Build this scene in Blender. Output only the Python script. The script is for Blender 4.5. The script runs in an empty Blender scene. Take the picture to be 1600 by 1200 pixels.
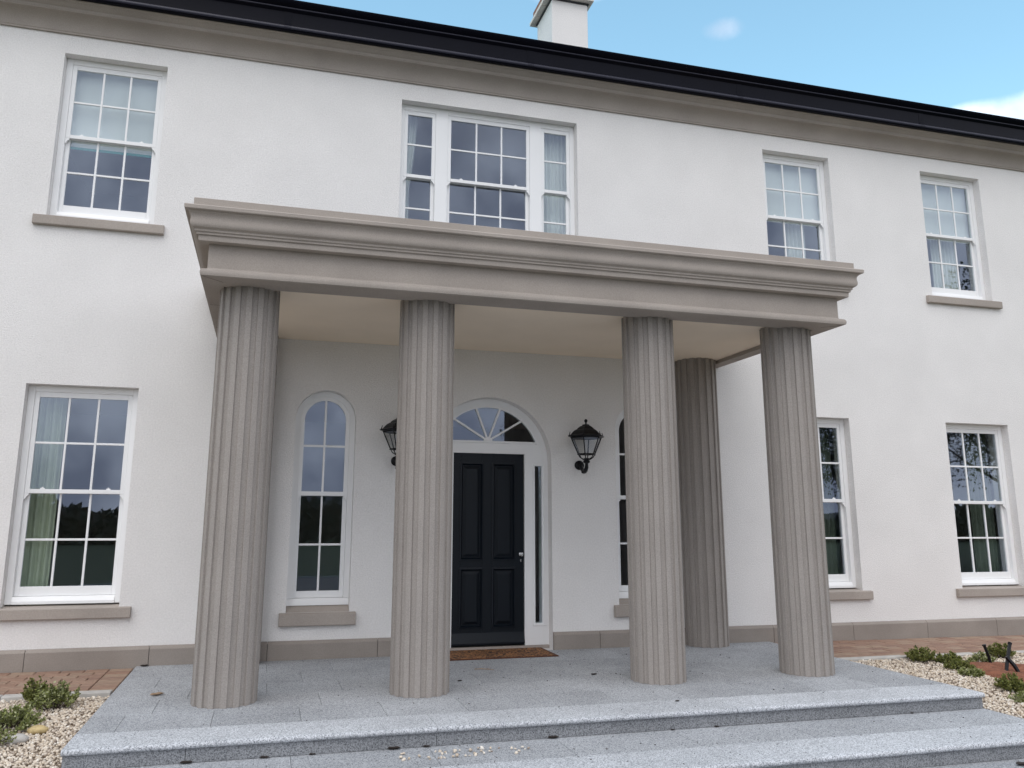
import bpy, math, random
import numpy as np
from mathutils import Vector, Matrix
from mathutils.geometry import tessellate_polygon
random.seed(7); RNG = np.random.default_rng(7)
C = bpy.context.scene.collection
PI = math.pi
# ------------------------------------------------------------------ camera
cam_d = bpy.data.cameras.new("camera"); cam = bpy.data.objects.new("camera", cam_d); C.objects.link(cam)
cam_d.sensor_width = 36.0; cam_d.lens = 1290.166 / 1600 * 36
cam_d.shift_x = 19.42 / 1600; cam_d.shift_y = -43.14 / 1600
cam_d.clip_start = 0.05; cam_d.clip_end = 3000
F = Vector((0.26188234, 0.94474538, 0.19716444)); R = Vector((0.96347115, -0.26779011, 0.00343566)); U = R.cross(F)
m = Matrix.Identity(4)
for i in range(3):
    m[i][0] = R[i]; m[i][1] = U[i]; m[i][2] = -F[i]
m.translation = Vector((-2.3276, -8.9666, 1.3578))
cam.matrix_world = m
bpy.context.scene.camera = cam
# ------------------------------------------------------------------ sky, sun, exposure
SUN_EL, SUN_AZ = math.radians(58), math.radians(208)       # azimuth clockwise from +Y
w = bpy.data.worlds.new("World"); bpy.context.scene.world = w; w.use_nodes = True
nt = w.node_tree; N = nt.nodes; L = nt.links; N.clear()
out = N.new("ShaderNodeOutputWorld"); bg = N.new("ShaderNodeBackground"); bg2 = N.new("ShaderNodeBackground"); mixs = N.new("ShaderNodeMixShader")
sky = N.new("ShaderNodeTexSky"); sky.sky_type = 'NISHITA'; sky.sun_disc = False
sky.sun_elevation = SUN_EL; sky.sun_rotation = SUN_AZ; sky.air_density = 1.0; sky.dust_density = 0.6; sky.ozone_density = 1.6
bg.inputs[1].default_value = 0.15
tint = N.new('ShaderNodeMix'); tint.data_type = 'RGBA'; tint.blend_type = 'MULTIPLY'; tint.inputs[0].default_value = 1; tint.inputs[7].default_value = (1.02, 1.17, .94, 1)
L.new(sky.outputs[0], tint.inputs[6]); L.new(tint.outputs[2], bg.inputs[0])
tc = N.new("ShaderNodeTexCoord"); sepd = N.new("ShaderNodeSeparateXYZ"); L.new(tc.outputs['Generated'], sepd.inputs[0])
def math_(op, a=None, b=None, c=None, clamp=False):
    q = N.new("ShaderNodeMath"); q.operation = op; q.use_clamp = clamp
    for i, v in enumerate((a, b, c)):
        if v is None: continue
        if isinstance(v, (int, float)): q.inputs[i].default_value = v
        else: L.new(v, q.inputs[i])
    return q.outputs[0]
mp = N.new("ShaderNodeMapping"); mp.inputs['Scale'].default_value = (1.5, 1.5, 3.2); mp.inputs['Location'].default_value = (3.1, 0.4, 1.3); L.new(tc.outputs['Generated'], mp.inputs[0])
no = N.new("ShaderNodeTexNoise"); no.inputs['Scale'].default_value = 1.7; no.inputs['Detail'].default_value = 7; no.inputs['Roughness'].default_value = 0.5; L.new(mp.outputs[0], no.inputs[0])
# broken cloud from the south thinning out towards the clearer sky in the north (+Y)
cover = math_('MULTIPLY_ADD', sepd.outputs[1], -0.40, 0.10)
val = math_('ADD', no.outputs[0], cover)
cr = N.new("ShaderNodeMapRange"); cr.interpolation_type = 'SMOOTHSTEP'; cr.inputs['From Min'].default_value = 0.42; cr.inputs['From Max'].default_value = 0.62; L.new(val, cr.inputs[0])
# two small fair-weather clouds in the clear part
fine = N.new("ShaderNodeTexNoise"); fine.inputs['Scale'].default_value = 9; fine.inputs['Detail'].default_value = 6; L.new(tc.outputs['Generated'], fine.inputs[0])
def puff(d, wx, wz, dens):
    d = Vector(d).normalized(); rx = Vector((d.y, -d.x, 0)).normalized(); rz = rx.cross(d)
    def dot(v):
        q = N.new("ShaderNodeVectorMath"); q.operation = 'DOT_PRODUCT'; q.inputs[1].default_value = v; L.new(tc.outputs['Generated'], q.inputs[0]); return q.outputs['Value']
    u = math_('DIVIDE', dot(rx), wx); v = math_('DIVIDE', dot(rz), wz)
    r2 = math_('ADD', math_('MULTIPLY', u, u), math_('MULTIPLY', v, v))
    f = math_('SUBTRACT', 1.0, r2); f = math_('ADD', f, math_('MULTIPLY', math_('SUBTRACT', fine.outputs[0], 0.5), 3.0))
    q = N.new("ShaderNodeMapRange"); q.interpolation_type = 'SMOOTHSTEP'; q.inputs['From Min'].default_value = 0.0; q.inputs['From Max'].default_value = 1.1; q.inputs['To Max'].default_value = dens; L.new(f, q.inputs[0])
    front = math_('GREATER_THAN', dot(d), 0.5); return math_('MULTIPLY', q.outputs[0], front)
p1 = puff((0.4512, 0.7186, 0.5292), .030, .016, .46); p2 = puff((0.690, 0.612, 0.401), .075, .022, .50); p3 = puff((0.30, 0.80, 0.60), .05, .014, .25)
cl = math_('MAXIMUM', math_('MAXIMUM', cr.outputs[0], p1), math_('MAXIMUM', p2, p3))
shade = N.new("ShaderNodeValToRGB"); shade.color_ramp.elements[0].position = .40; shade.color_ramp.elements[0].color = (.40, .425, .50, 1); shade.color_ramp.elements[1].position = .66; shade.color_ramp.elements[1].color = (.88, .90, .94, 1); L.new(fine.outputs[0], shade.inputs[0])
L.new(shade.outputs[0], bg2.inputs[0]); bg2.inputs[1].default_value = 1.0
L.new(cl, mixs.inputs[0]); L.new(bg.outputs[0], mixs.inputs[1]); L.new(bg2.outputs[0], mixs.inputs[2]); L.new(mixs.outputs[0], out.inputs[0])
sd = bpy.data.lights.new("sun", 'SUN'); sd.energy = 0.5; sd.angle = math.radians(48); sd.color = (1.0, 0.95, 0.88)
so = bpy.data.objects.new("sun", sd); C.objects.link(so)
dirv = Vector((math.sin(SUN_AZ) * math.cos(SUN_EL), math.cos(SUN_AZ) * math.cos(SUN_EL), math.sin(SUN_EL)))
so.rotation_euler = dirv.to_track_quat('Z', 'Y').to_euler()
sc = bpy.context.scene
sc.view_settings.view_transform = 'Standard'; sc.view_settings.look = 'None'; sc.view_settings.gamma = 1; sc.view_settings.exposure = 1.10
sc.view_settings.use_curve_mapping = False
sc.cycles.max_bounces = 12; sc.cycles.diffuse_bounces = 8; sc.cycles.transparent_max_bounces = 16

# ------------------------------------------------------------------ materials
def mat(name, col, rough=0.7, metal=0.0, var=0.0, vscale=3.0, bump=0.0, bscale=80.0, island=None, coords='Object', detail=4, spec=0.5, bdist=0.01, grain=0.0, gscale=120):
    m = bpy.data.materials.new(name); m.use_nodes = True; t = m.node_tree; n = t.nodes; l = t.links
    b = n["Principled BSDF"]; b.inputs['Roughness'].default_value = rough; b.inputs['Metallic'].default_value = metal
    b.inputs['Specular IOR Level'].default_value = spec
    b.inputs['Base Color'].default_value = (*col, 1)
    tcn = n.new("ShaderNodeTexCoord"); src = tcn.outputs[coords]
    last = None
    if var > 0:
        x = n.new("ShaderNodeTexNoise"); x.inputs['Scale'].default_value = vscale; x.inputs['Detail'].default_value = detail; l.new(src, x.inputs[0])
        r = n.new("ShaderNodeMapRange"); r.inputs['From Min'].default_value = 0.3; r.inputs['From Max'].default_value = 0.7
        r.inputs['To Min'].default_value = 1 - var; r.inputs['To Max'].default_value = 1 + var; l.new(x.outputs[0], r.inputs[0])
        mx = n.new("ShaderNodeMix"); mx.data_type = 'RGBA'; mx.blend_type = 'MULTIPLY'; mx.inputs[0].default_value = 1
        if grain > 0:
            x2 = n.new("ShaderNodeTexNoise"); x2.inputs['Scale'].default_value = gscale; x2.inputs['Detail'].default_value = 2; l.new(src, x2.inputs[0])
            r2 = n.new("ShaderNodeMapRange"); r2.inputs['From Min'].default_value = 0.3; r2.inputs['From Max'].default_value = 0.7; r2.inputs['To Min'].default_value = 1 - grain; r2.inputs['To Max'].default_value = 1 + grain; l.new(x2.outputs[0], r2.inputs[0])
            m2 = n.new("ShaderNodeMath"); m2.operation = 'MULTIPLY'; l.new(r.outputs[0], m2.inputs[0]); l.new(r2.outputs[0], m2.inputs[1]); r = m2
        mx.inputs[6].default_value = (*col, 1); l.new(r.outputs[0], mx.inputs[7]); last = mx.outputs[2]
    if island:
        g = n.new("ShaderNodeNewGeometry"); cr = n.new("ShaderNodeValToRGB"); cr.color_ramp.interpolation = 'LINEAR'
        if island == 'object':
            g2 = n.new("ShaderNodeObjectInfo"); l.new(g2.outputs['Random'], cr.inputs[0])
        else: l.new(g.outputs['Random Per Island'], cr.inputs[0])
        e = cr.color_ramp.elements
        cols = islandcols[name]
        while len(e) < len(cols): e.new(0.5)
        for i, c in enumerate(cols): e[i].position = i / (len(cols) - 1); e[i].color = (*c, 1)
        if last is not None: l.new(cr.outputs[0], mx.inputs[6])
        else: last = cr.outputs[0]
    if last is not None: l.new(last, b.inputs['Base Color'])
    if bump > 0:
        x = n.new("ShaderNodeTexNoise"); x.inputs['Scale'].default_value = bscale; x.inputs['Detail'].default_value = 3; l.new(src, x.inputs[0])
        bn = n.new("ShaderNodeBump"); bn.inputs['Strength'].default_value = bump; bn.inputs['Distance'].default_value = bdist; l.new(x.outputs[0], bn.inputs['Height']); l.new(bn.outputs[0], b.inputs['Normal'])
    return m
islandcols = {
 'paver': [(.25,.15,.105),(.30,.195,.14),(.22,.13,.095),(.32,.23,.165),(.26,.165,.12)],
 'pebble': [(.60,.51,.40),(.76,.68,.57),(.44,.35,.26),(.82,.77,.69),(.53,.43,.32),(.68,.59,.48),(.28,.22,.18),(.70,.60,.47)],
 'leaf': [(.08,.10,.02),(.15,.17,.03),(.21,.22,.05),(.07,.08,.025),(.30,.29,.09)],
 'leaf_light': [(.12,.15,.03),(.22,.25,.06),(.42,.43,.24),(.10,.12,.03),(.29,.30,.10)],
 'tree_leaf': [(.035,.045,.02),(.05,.055,.025),(.03,.035,.018),(.06,.05,.03)],
}
M = {}
M['render'] = mat('white_render', (.805,.785,.765), .9, var=.035, vscale=1.3, bump=.6, bscale=90, bdist=.010, spec=.2, grain=.05, gscale=62)
M['ceil'] = mat('ceiling_plaster', (.90,.775,.625), .9, var=.02, bump=.1, spec=.2)
M['plinth'] = mat('plinth_stone', (.30,.265,.235), .9, var=.10, vscale=2.1, bump=.3, bscale=240, bdist=.003, spec=.2, grain=.08, gscale=120)
M['stone'] = mat('cast_stone', (.385,.340,.302), .88, var=.09, vscale=1.7, bump=.3, bscale=260, bdist=.003, spec=.25, detail=7, grain=.09, gscale=130)
M['stone2'] = mat('cast_stone_column', (.325,.295,.270), .9, var=.05, vscale=2.3, bump=.35, bscale=220, bdist=.004, spec=.25, detail=8, grain=.11, gscale=110)
M['paint'] = mat('white_paint', (.87,.87,.865), .35, var=.012, spec=.5)
M['black'] = mat('black_metal', (.005,.005,.007), .4, spec=.3)
M['gutter'] = mat('black_gutter', (.0035,.0038,.008), .35, spec=.07, var=.1); M['gutter_bead'] = mat('gutter_bead', (.022,.022,.036), .32, spec=.32)
M['slate'] = mat('slate', (.05,.052,.06), .6, var=.2, vscale=4)
M['door'] = mat('dark_navy_paint', (.0035,.0065,.011), .38, spec=.25, var=.08)
M['chrome'] = mat('steel', (.6,.6,.6), .25, metal=1)
M['kerb'] = mat('concrete', (.46,.44,.41), .9, var=.15, vscale=9, bump=.3, bscale=150, bdist=.003)
M['paver'] = mat('paver', (.3,.17,.12), .9, var=.16, vscale=14, bump=.4, bscale=120, bdist=.003, island='object')
M['capstone'] = mat('pale_capstone', (.72,.68,.62), .9, var=.08, vscale=6)
M['paver_plain'] = mat('red_clay', (.26,.13,.09), .9, var=.2, vscale=12)
M['pebble'] = mat('pebble', (.6,.5,.4), .8, island='island')
M['leaf'] = mat('leaf', (.08,.12,.04), .6, island='island')
M['leaf_light'] = mat('leaf_light', (.08,.12,.04), .6, island='island')
M['tree_leaf'] = mat('tree_leaf', (.08,.12,.04), .7, island='island')
M['bark'] = mat('bark', (.07,.05,.035), .9, var=.2, vscale=20)
M['rust'] = mat('terracotta_bark', (.22,.085,.045), .95, var=.3, vscale=16, bump=.8, bscale=60, bdist=.02)
M['earth'] = mat('gravel_bed', (.30,.23,.17), .95, var=.35, vscale=90, bump=.8, bscale=90, bdist=.02)
M['sand'] = mat('jointing_sand', (.13,.09,.07), .95, var=.2, vscale=30)
M['grass'] = mat('grass', (.035,.06,.015), .9, var=.35, vscale=1.5, detail=8)
M['drive'] = mat('drive', (.16,.15,.14), .95, var=.2, vscale=25, bump=.3, bscale=100)
M['hill'] = mat('hill', (.05,.05,.055), .95, var=.3, vscale=.05)
M['inner'] = mat('interior_plaster', (.55,.52,.48), .9)
M['floor'] = mat('interior_floor', (.14,.09,.06), .6)
M['blind'] = mat('blind', (.74,.73,.71), .9)
M['teal'] = mat('teal', (.02,.30,.27), .6)
M['curtain'] = mat('curtain', (.74,.74,.70), .95, var=.03)
M['curtain_green'] = mat('curtain_green', (.50,.53,.42), .95, var=.05)
M['curtain_dark'] = mat('curtain_dark', (.10,.115,.09), .95, var=.1)
M['beige'] = mat('beige', (.62,.55,.44), .9)
M['dead'] = mat('dead_leaf', (.035,.025,.02), .8)
M['tan'] = mat('tan_leaf', (.36,.25,.16), .8)
M['ochre'] = mat('ochre_stone', (.52,.40,.20), .85, var=.2, vscale=20, bump=.5, bscale=40)
M['joint'] = mat('mortar', (.10,.09,.085), .95); M['joint2'] = mat('grey_grout', (.20,.20,.205), .95)
# granite
def granite(name, k, rough):
    m = bpy.data.materials.new(name); m.use_nodes = True; t = m.node_tree; n = t.nodes; l = t.links
    b = n["Principled BSDF"]; b.inputs['Roughness'].default_value = rough; b.inputs['Specular IOR Level'].default_value = .35
    tcn = n.new("ShaderNodeTexCoord")
    v = n.new("ShaderNodeTexVoronoi"); v.inputs['Scale'].default_value = 170; v.inputs['Randomness'].default_value = 1; l.new(tcn.outputs['Object'], v.inputs[0])
    sep = n.new("ShaderNodeSeparateColor"); l.new(v.outputs['Color'], sep.inputs[0])
    x = n.new("ShaderNodeTexNoise"); x.inputs['Scale'].default_value = 110; x.inputs['Detail'].default_value = 4; l.new(tcn.outputs['Object'], x.inputs[0])
    a = n.new("ShaderNodeMath"); a.operation = 'MULTIPLY_ADD'; a.inputs[1].default_value = .7; l.new(sep.outputs[0], a.inputs[0]); l.new(x.outputs[0], a.inputs[2])
    cr = n.new("ShaderNodeValToRGB"); e = cr.color_ramp.elements
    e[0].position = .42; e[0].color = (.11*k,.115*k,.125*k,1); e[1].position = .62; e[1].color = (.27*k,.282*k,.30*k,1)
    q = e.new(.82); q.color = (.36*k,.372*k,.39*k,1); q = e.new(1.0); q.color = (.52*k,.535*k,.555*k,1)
    l.new(a.outputs[0], cr.inputs[0])
    y = n.new("ShaderNodeTexNoise"); y.inputs['Scale'].default_value = 2.2; y.inputs['Detail'].default_value = 5; l.new(tcn.outputs['Object'], y.inputs[0])
    oi = n.new("ShaderNodeObjectInfo")
    r = n.new("ShaderNodeMapRange"); r.inputs['From Min'].default_value=.3; r.inputs['From Max'].default_value=.7; r.inputs['To Min'].default_value=.90; r.inputs['To Max'].default_value=1.08; l.new(y.outputs[0], r.inputs[0])
    r2 = n.new("ShaderNodeMapRange"); r2.inputs['To Min'].default_value=.92; r2.inputs['To Max'].default_value=1.07; l.new(oi.outputs['Random'], r2.inputs[0])
    mm = n.new("ShaderNodeMath"); mm.operation='MULTIPLY'; l.new(r.outputs[0], mm.inputs[0]); l.new(r2.outputs[0], mm.inputs[1])
    mx = n.new("ShaderNodeMix"); mx.data_type='RGBA'; mx.blend_type='MULTIPLY'; mx.inputs[0].default_value=1; l.new(cr.outputs[0], mx.inputs[6]); l.new(mm.outputs[0], mx.inputs[7])
    l.new(mx.outputs[2], b.inputs['Base Color'])
    bn = n.new("ShaderNodeBump"); bn.inputs['Strength'].default_value=.35; bn.inputs['Distance'].default_value=.003; l.new(a.outputs[0], bn.inputs['Height']); l.new(bn.outputs[0], b.inputs['Normal'])
    return m
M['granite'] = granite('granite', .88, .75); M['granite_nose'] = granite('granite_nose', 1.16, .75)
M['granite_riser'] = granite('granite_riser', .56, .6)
# coir mat with a dark scroll pattern
m_ = mat('coir', (.30,.13,.045), .95, bump=.8, bscale=200, bdist=.005); M['mat'] = m_
t = m_.node_tree; n = t.nodes; l = t.links
tcn = n.new("ShaderNodeTexCoord"); wv = n.new("ShaderNodeTexNoise"); wv.inputs['Scale'].default_value = 16; wv.inputs['Distortion'].default_value = 2.5; wv.inputs['Detail'].default_value = 1
l.new(tcn.outputs['Object'], wv.inputs[0]); cr = n.new("ShaderNodeValToRGB"); e = cr.color_ramp.elements
e[0].position = .46; e[0].color = (.045,.02,.012,1); e[1].position = .54; e[1].color = (.33,.15,.055,1); l.new(wv.outputs[0], cr.inputs[0]); l.new(cr.outputs[0], n["Principled BSDF"].inputs['Base Color'])
M['mat_edge'] = mat('mat_edge', (.10,.035,.015), .95, bump=.5, bscale=200)
def glassmat(name, refl, tint, mult=1.0, rough=0.0):
    m = bpy.data.materials.new(name); m.use_nodes = True; t = m.node_tree; n = t.nodes; l = t.links; n.clear()
    o = n.new("ShaderNodeOutputMaterial"); tr = n.new("ShaderNodeBsdfTransparent"); tr.inputs[0].default_value = (*tint, 1)
    g = n.new("ShaderNodeBsdfGlossy"); g.inputs['Roughness'].default_value = rough; g.inputs[0].default_value = (.66,.76,.95,1)
    fr = n.new("ShaderNodeFresnel"); fr.inputs[0].default_value = 1.5
    a = n.new("ShaderNodeMath"); a.operation='MULTIPLY_ADD'; a.inputs[1].default_value = mult; a.inputs[2].default_value = refl; a.use_clamp = True; l.new(fr.outputs[0], a.inputs[0])
    ge = n.new("ShaderNodeNewGeometry"); inv = n.new("ShaderNodeMath"); inv.operation = 'SUBTRACT'; inv.inputs[0].default_value = 1; l.new(ge.outputs['Backfacing'], inv.inputs[1])
    fm = n.new("ShaderNodeMath"); fm.operation = 'MULTIPLY'; l.new(a.outputs[0], fm.inputs[0]); l.new(inv.outputs[0], fm.inputs[1]); a = fm
    mx = n.new("ShaderNodeMixShader"); l.new(a.outputs[0], mx.inputs[0]); l.new(tr.outputs[0], mx.inputs[1]); l.new(g.outputs[0], mx.inputs[2]); l.new(mx.outputs[0], o.inputs[0])
    return m
M['glass'] = glassmat('window_glass', .08, (.93,.96,.95), 1.8)
M['lantern_glass'] = glassmat('lantern_glass', .05, (.95,.945,.93), 1.0, .02)

# ------------------------------------------------------------------ mesh helpers
class MB:
    def __init__(s): s.v = []; s.f = []
    def add(s, vs, fs):
        k = len(s.v); s.v += [tuple(map(float, a)) for a in vs]; s.f += [tuple(i + k for i in f) for f in fs]; return s
    def box(s, x0, x1, y0, y1, z0, z1):
        return s.add([(x0,y0,z0),(x1,y0,z0),(x1,y1,z0),(x0,y1,z0),(x0,y0,z1),(x1,y0,z1),(x1,y1,z1),(x0,y1,z1)],
              [(0,3,2,1),(4,5,6,7),(0,1,5,4),(1,2,6,5),(2,3,7,6),(3,0,4,7)])
    def prism(s, pts, axis, a, b):   # closed 2D polygon extruded along axis; pts in the two other axes (order x,y,z)
        n = len(pts)
        def P(p, t): return {'x': (t, p[0], p[1]), 'y': (p[0], t, p[1]), 'z': (p[0], p[1], t)}[axis]
        return s.add([P(p, a) for p in pts] + [P(p, b) for p in pts], [tuple(range(n - 1, -1, -1)), tuple(range(n, 2 * n))] + [(i, (i + 1) % n, (i + 1) % n + n, i + n) for i in range(n)])
    def tube(s, path, r, seg=8):
        pts = [Vector(p) for p in path]; rs = r if isinstance(r, (list, tuple)) else [r] * len(pts)
        k = len(s.v); n = len(pts); up = Vector((0, 0, 1)); prev = None
        for i, p in enumerate(pts):
            d = (pts[min(i + 1, n - 1)] - pts[max(i - 1, 0)]).normalized()
            if prev is None:
                a = d.cross(up) if abs(d.z) < .95 else d.cross(Vector((1, 0, 0)))
            else: a = prev - d * prev.dot(d)
            a.normalize(); prev = a; b = d.cross(a)
            for j in range(seg):
                q = p + (a * math.cos(2 * PI * j / seg) + b * math.sin(2 * PI * j / seg)) * rs[i]; s.v.append(tuple(q))
        for i in range(n - 1):
            for j in range(seg):
                s.f.append((k + i * seg + j, k + i * seg + (j + 1) % seg, k + (i + 1) * seg + (j + 1) % seg, k + (i + 1) * seg + j))
        s.f.append(tuple(k + j for j in range(seg - 1, -1, -1))); s.f.append(tuple(k + (n - 1) * seg + j for j in range(seg)))
        return s
    def lathe(s, prof, c=(0, 0, 0), seg=16, rot=0.0, flat=False):
        k = len(s.v); n = len(prof)
        for (r, z) in prof:
            for j in range(seg):
                a = rot + 2 * PI * j / seg; s.v.append((c[0] + r * math.cos(a), c[1] + r * math.sin(a), c[2] + z))
        for i in range(n - 1):
            for j in range(seg):
                s.f.append((k + i * seg + j, k + i * seg + (j + 1) % seg, k + (i + 1) * seg + (j + 1) % seg, k + (i + 1) * seg + j))
        s.f.append(tuple(k + j for j in range(seg - 1, -1, -1))); s.f.append(tuple(k + (n - 1) * seg + j for j in range(seg)))
        return s
    def build(s, name, mt, parent=None, smooth=False, bevel=0, origin=None, autosm=None):
        me = bpy.data.meshes.new(name)
        vs = s.v
        if origin: vs = [(a - origin[0], b - origin[1], c - origin[2]) for a, b, c in vs]
        me.from_pydata(vs, [], s.f); me.update()
        o = bpy.data.objects.new(name, me); C.objects.link(o)
        if mt is not None: me.materials.append(mt)
        import bmesh
        bm = bmesh.new(); bm.from_mesh(me); bmesh.ops.recalc_face_normals(bm, faces=bm.faces); bm.to_mesh(me); bm.free()
        if smooth: me.polygons.foreach_set('use_smooth', [True] * len(me.polygons))
        if bevel:
            b = o.modifiers.new('bevel', 'BEVEL'); b.width = bevel; b.segments = 2; b.limit_method = 'ANGLE'; b.angle_limit = math.radians(40); b.harden_normals = False
        if autosm:
            me.polygons.foreach_set('use_smooth', [True] * len(me.polygons))
            me.set_sharp_from_angle(angle=math.radians(autosm))
        if origin: o.location = origin
        if parent is not None:
            o.parent = parent
            if origin is None and parent.type != 'EMPTY' : o.matrix_parent_inverse = Matrix.Identity(4)
        return o
def tag(o, label=None, cat=None, group=None, kind=None):
    if label: o['label'] = label
    if cat: o['category'] = cat
    if group: o['group'] = group
    if kind: o['kind'] = kind
    return o
def empty(name, loc=(0, 0, 0), rz=0):
    o = bpy.data.objects.new(name, None); C.objects.link(o); o.location = loc; o.rotation_euler[2] = rz; o.empty_display_size = .1; return o
def bulk(name, V, Fc, mt, parent=None, smooth=False):   # numpy verts, faces of equal size
    me = bpy.data.meshes.new(name); nv = len(V); nf, k = Fc.shape
    me.vertices.add(nv); me.vertices.foreach_set('co', V.astype(np.float32).ravel())
    me.loops.add(nf * k); me.loops.foreach_set('vertex_index', Fc.astype(np.int32).ravel())
    me.polygons.add(nf); me.polygons.foreach_set('loop_start', (np.arange(nf) * k).astype(np.int32)); me.polygons.foreach_set('loop_total', np.full(nf, k, np.int32))
    if smooth: me.polygons.foreach_set('use_smooth', np.ones(nf, bool))
    me.update(calc_edges=True); me.materials.append(mt)
    o = bpy.data.objects.new(name, me); C.objects.link(o)
    if parent is not None: o.parent = parent
    return o

# ------------------------------------------------------------------ ground
tag(MB().box(-400, 400, -400, 200, -.9, -.40).build('ground', M['grass']), kind='structure')
dr = MB()
nn = 64; ring = [(9.5 * math.cos(2 * PI * i / nn), -11.2 + 7.2 * math.sin(2 * PI * i / nn)) for i in range(nn)]
dr.prism(ring, 'z', -.5, -.385)
tag(dr.build('driveway', M['drive']), kind='structure')
kr = MB()
for i in range(nn):
    a0, a1 = 2 * PI * i / nn, 2 * PI * (i + 1) / nn
    def q(a, d, z): return ((9.5 + d) * math.cos(a), -11.2 + (7.2 + d) * math.sin(a), z)
    kr.add([q(a0, 0, -.34), q(a1, 0, -.34), q(a1, .12, -.34), q(a0, .12, -.34), q(a0, 0, -.5), q(a1, 0, -.5), q(a1, .12, -.5), q(a0, .12, -.5)],
           [(0, 1, 2, 3), (0, 4, 5, 1), (3, 2, 6, 7)])
tag(kr.build('driveway_kerb', M['kerb']), kind='structure')
def gz(y): return -.035 - .052 * max(0, -1.3 - y)
GX0, GX1 = -9.5, 10.5
def bed(x0, x1, parent=None):
    b = MB(); ys = [-1.31, -2.2, -3.1, -4.0, -5.0, -5.9, -6.5]
    pr = [(y, gz(y) - .012) for y in ys] + [(-6.7, -.45), (-1.31, -.45)]
    b.prism(pr, 'x', x0, x1); return b
gb = bed(GX0, -3.452); bed_r = bed(3.452, GX1); gb.add(bed_r.v, bed_r.f)
gravel_bed = tag(gb.build('gravel_bed', M['earth']), kind='structure')
# pebbles
def pebbles(n, x0, x1, y0, y1, rmin=.007, rmax=.0135, zf=None, excl=None):
    ico = []
    phi = (1 + 5 ** .5) / 2
    vs = np.array([(-1, phi, 0), (1, phi, 0), (-1, -phi, 0), (1, -phi, 0), (0, -1, phi), (0, 1, phi), (0, -1, -phi), (0, 1, -phi), (phi, 0, -1), (phi, 0, 1), (-phi, 0, -1), (-phi, 0, 1)]) / math.sqrt(1 + phi * phi)
    fs = np.array([(0,11,5),(0,5,1),(0,1,7),(0,7,10),(0,10,11),(1,5,9),(5,11,4),(11,10,2),(10,7,6),(7,1,8),(3,9,4),(3,4,2),(3,2,6),(3,6,8),(3,8,9),(4,9,5),(2,4,11),(6,2,10),(8,6,7),(9,8,1)])
    xs = RNG.uniform(x0, x1, n); ys = RNG.uniform(y0, y1, n)
    if excl is not None:
        k = ~excl(xs, ys); xs = xs[k]; ys = ys[k]; n = len(xs)
    r = RNG.uniform(rmin, rmax, n); sc_ = np.stack([r * RNG.uniform(.9, 1.5, n), r * RNG.uniform(.8, 1.1, n), r * RNG.uniform(.55, .85, n)], 1)
    q = RNG.normal(size=(n, 4)); q[:, 1:3] *= .35; q /= np.linalg.norm(q, axis=1, keepdims=True)
    a, b, c, d = q.T
    Rm = np.stack([np.stack([1-2*(c*c+d*d), 2*(b*c-a*d), 2*(b*d+a*c)], -1), np.stack([2*(b*c+a*d), 1-2*(b*b+d*d), 2*(c*d-a*b)], -1), np.stack([2*(b*d-a*c), 2*(c*d+a*b), 1-2*(b*b+c*c)], -1)], 1)
    V = vs[None] * sc_[:, None, :] * (1 + RNG.uniform(-.14, .14, (n, 12, 1)))
    V = np.einsum('nij,nkj->nki', Rm, V)
    zz = np.array([gz(y) for y in ys]) if zf is None else zf(xs, ys)
    V += np.stack([xs, ys, zz + r * RNG.uniform(-.1, .9, n)], 1)[:, None, :]
    Fc = (fs[None] + 12 * np.arange(n)[:, None, None]).reshape(-1, 3)
    return V.reshape(-1, 3), Fc
V1, F1 = pebbles(15500, -5.3, -3.455, -4.3, -1.31)
V2, F2 = pebbles(23500, 3.455, 7.2, -3.9, -1.31)
V3, F3 = pebbles(3000, 3.455, 5.2, -4.9, -3.9)
tag(bulk('gravel', np.vstack([V1, V2, V3]), np.vstack([F1, F2 + len(V1), F3 + len(V1) + len(V2)]), M['pebble'], smooth=True), kind='stuff', label='pale buff pebbles filling the beds on both sides of the granite platform', cat='gravel')

# brick path
path = tag(MB().box(-9.5, -3.455, -1.2, -.042, -.45, -.040).box(3.455, 10.5, -1.2, -.042, -.45, -.040).build('brick_path', M['sand']), kind='structure')
def bz(x): return -.012 - .007 * max(0, x - 3.4)
bw, bd = .2085, .144
pm = {}
def paver(x0, x1, y0, y1):
    key = (round(x1 - x0, 3)); 
    if key not in pm:
        h = (x1 - x0) / 2 - .003; e = (y1 - y0) / 2 - .003; b = MB(); c = .006
        b.add([(-h,-e,-.03),(h,-e,-.03),(h,e,-.03),(-h,e,-.03),(-h,-e,-c),(h,-e,-c),(h,e,-c),(-h,e,-c),(-h+c,-e+c,0),(h-c,-e+c,0),(h-c,e-c,0),(-h+c,e-c,0)],
              [(0,1,5,4),(1,2,6,5),(2,3,7,6),(3,0,4,7),(4,5,9,8),(5,6,10,9),(6,7,11,10),(7,4,8,11),(8,9,10,11)])
        o = b.build('paver', M['paver'], path); pm[key] = o
    else:
        o = pm[key].copy(); C.objects.link(o); o.parent = path
    o.location = ((x0 + x1) / 2, (y0 + y1) / 2, bz((x0 + x1) / 2) + random.uniform(-.0025, .0025)); o.rotation_euler = (random.uniform(-.008, .008), random.uniform(-.008, .008), random.uniform(-.008, .008))
for s in (-1, 1):
    xend = 5.9 if s < 0 else 7.9
    for r in range(8):
        y1 = -.044 - r * bd; y0 = y1 - bd
        x = 3.457; paver(*sorted((s * x, s * (x + bw))), y0, y1); x += bw
        if r % 2: paver(*sorted((s * x, s * (x + bw / 2))), y0, y1); x += bw / 2
        while x < xend: paver(*sorted((s * x, s * (x + bw))), y0, y1); x += bw
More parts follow.
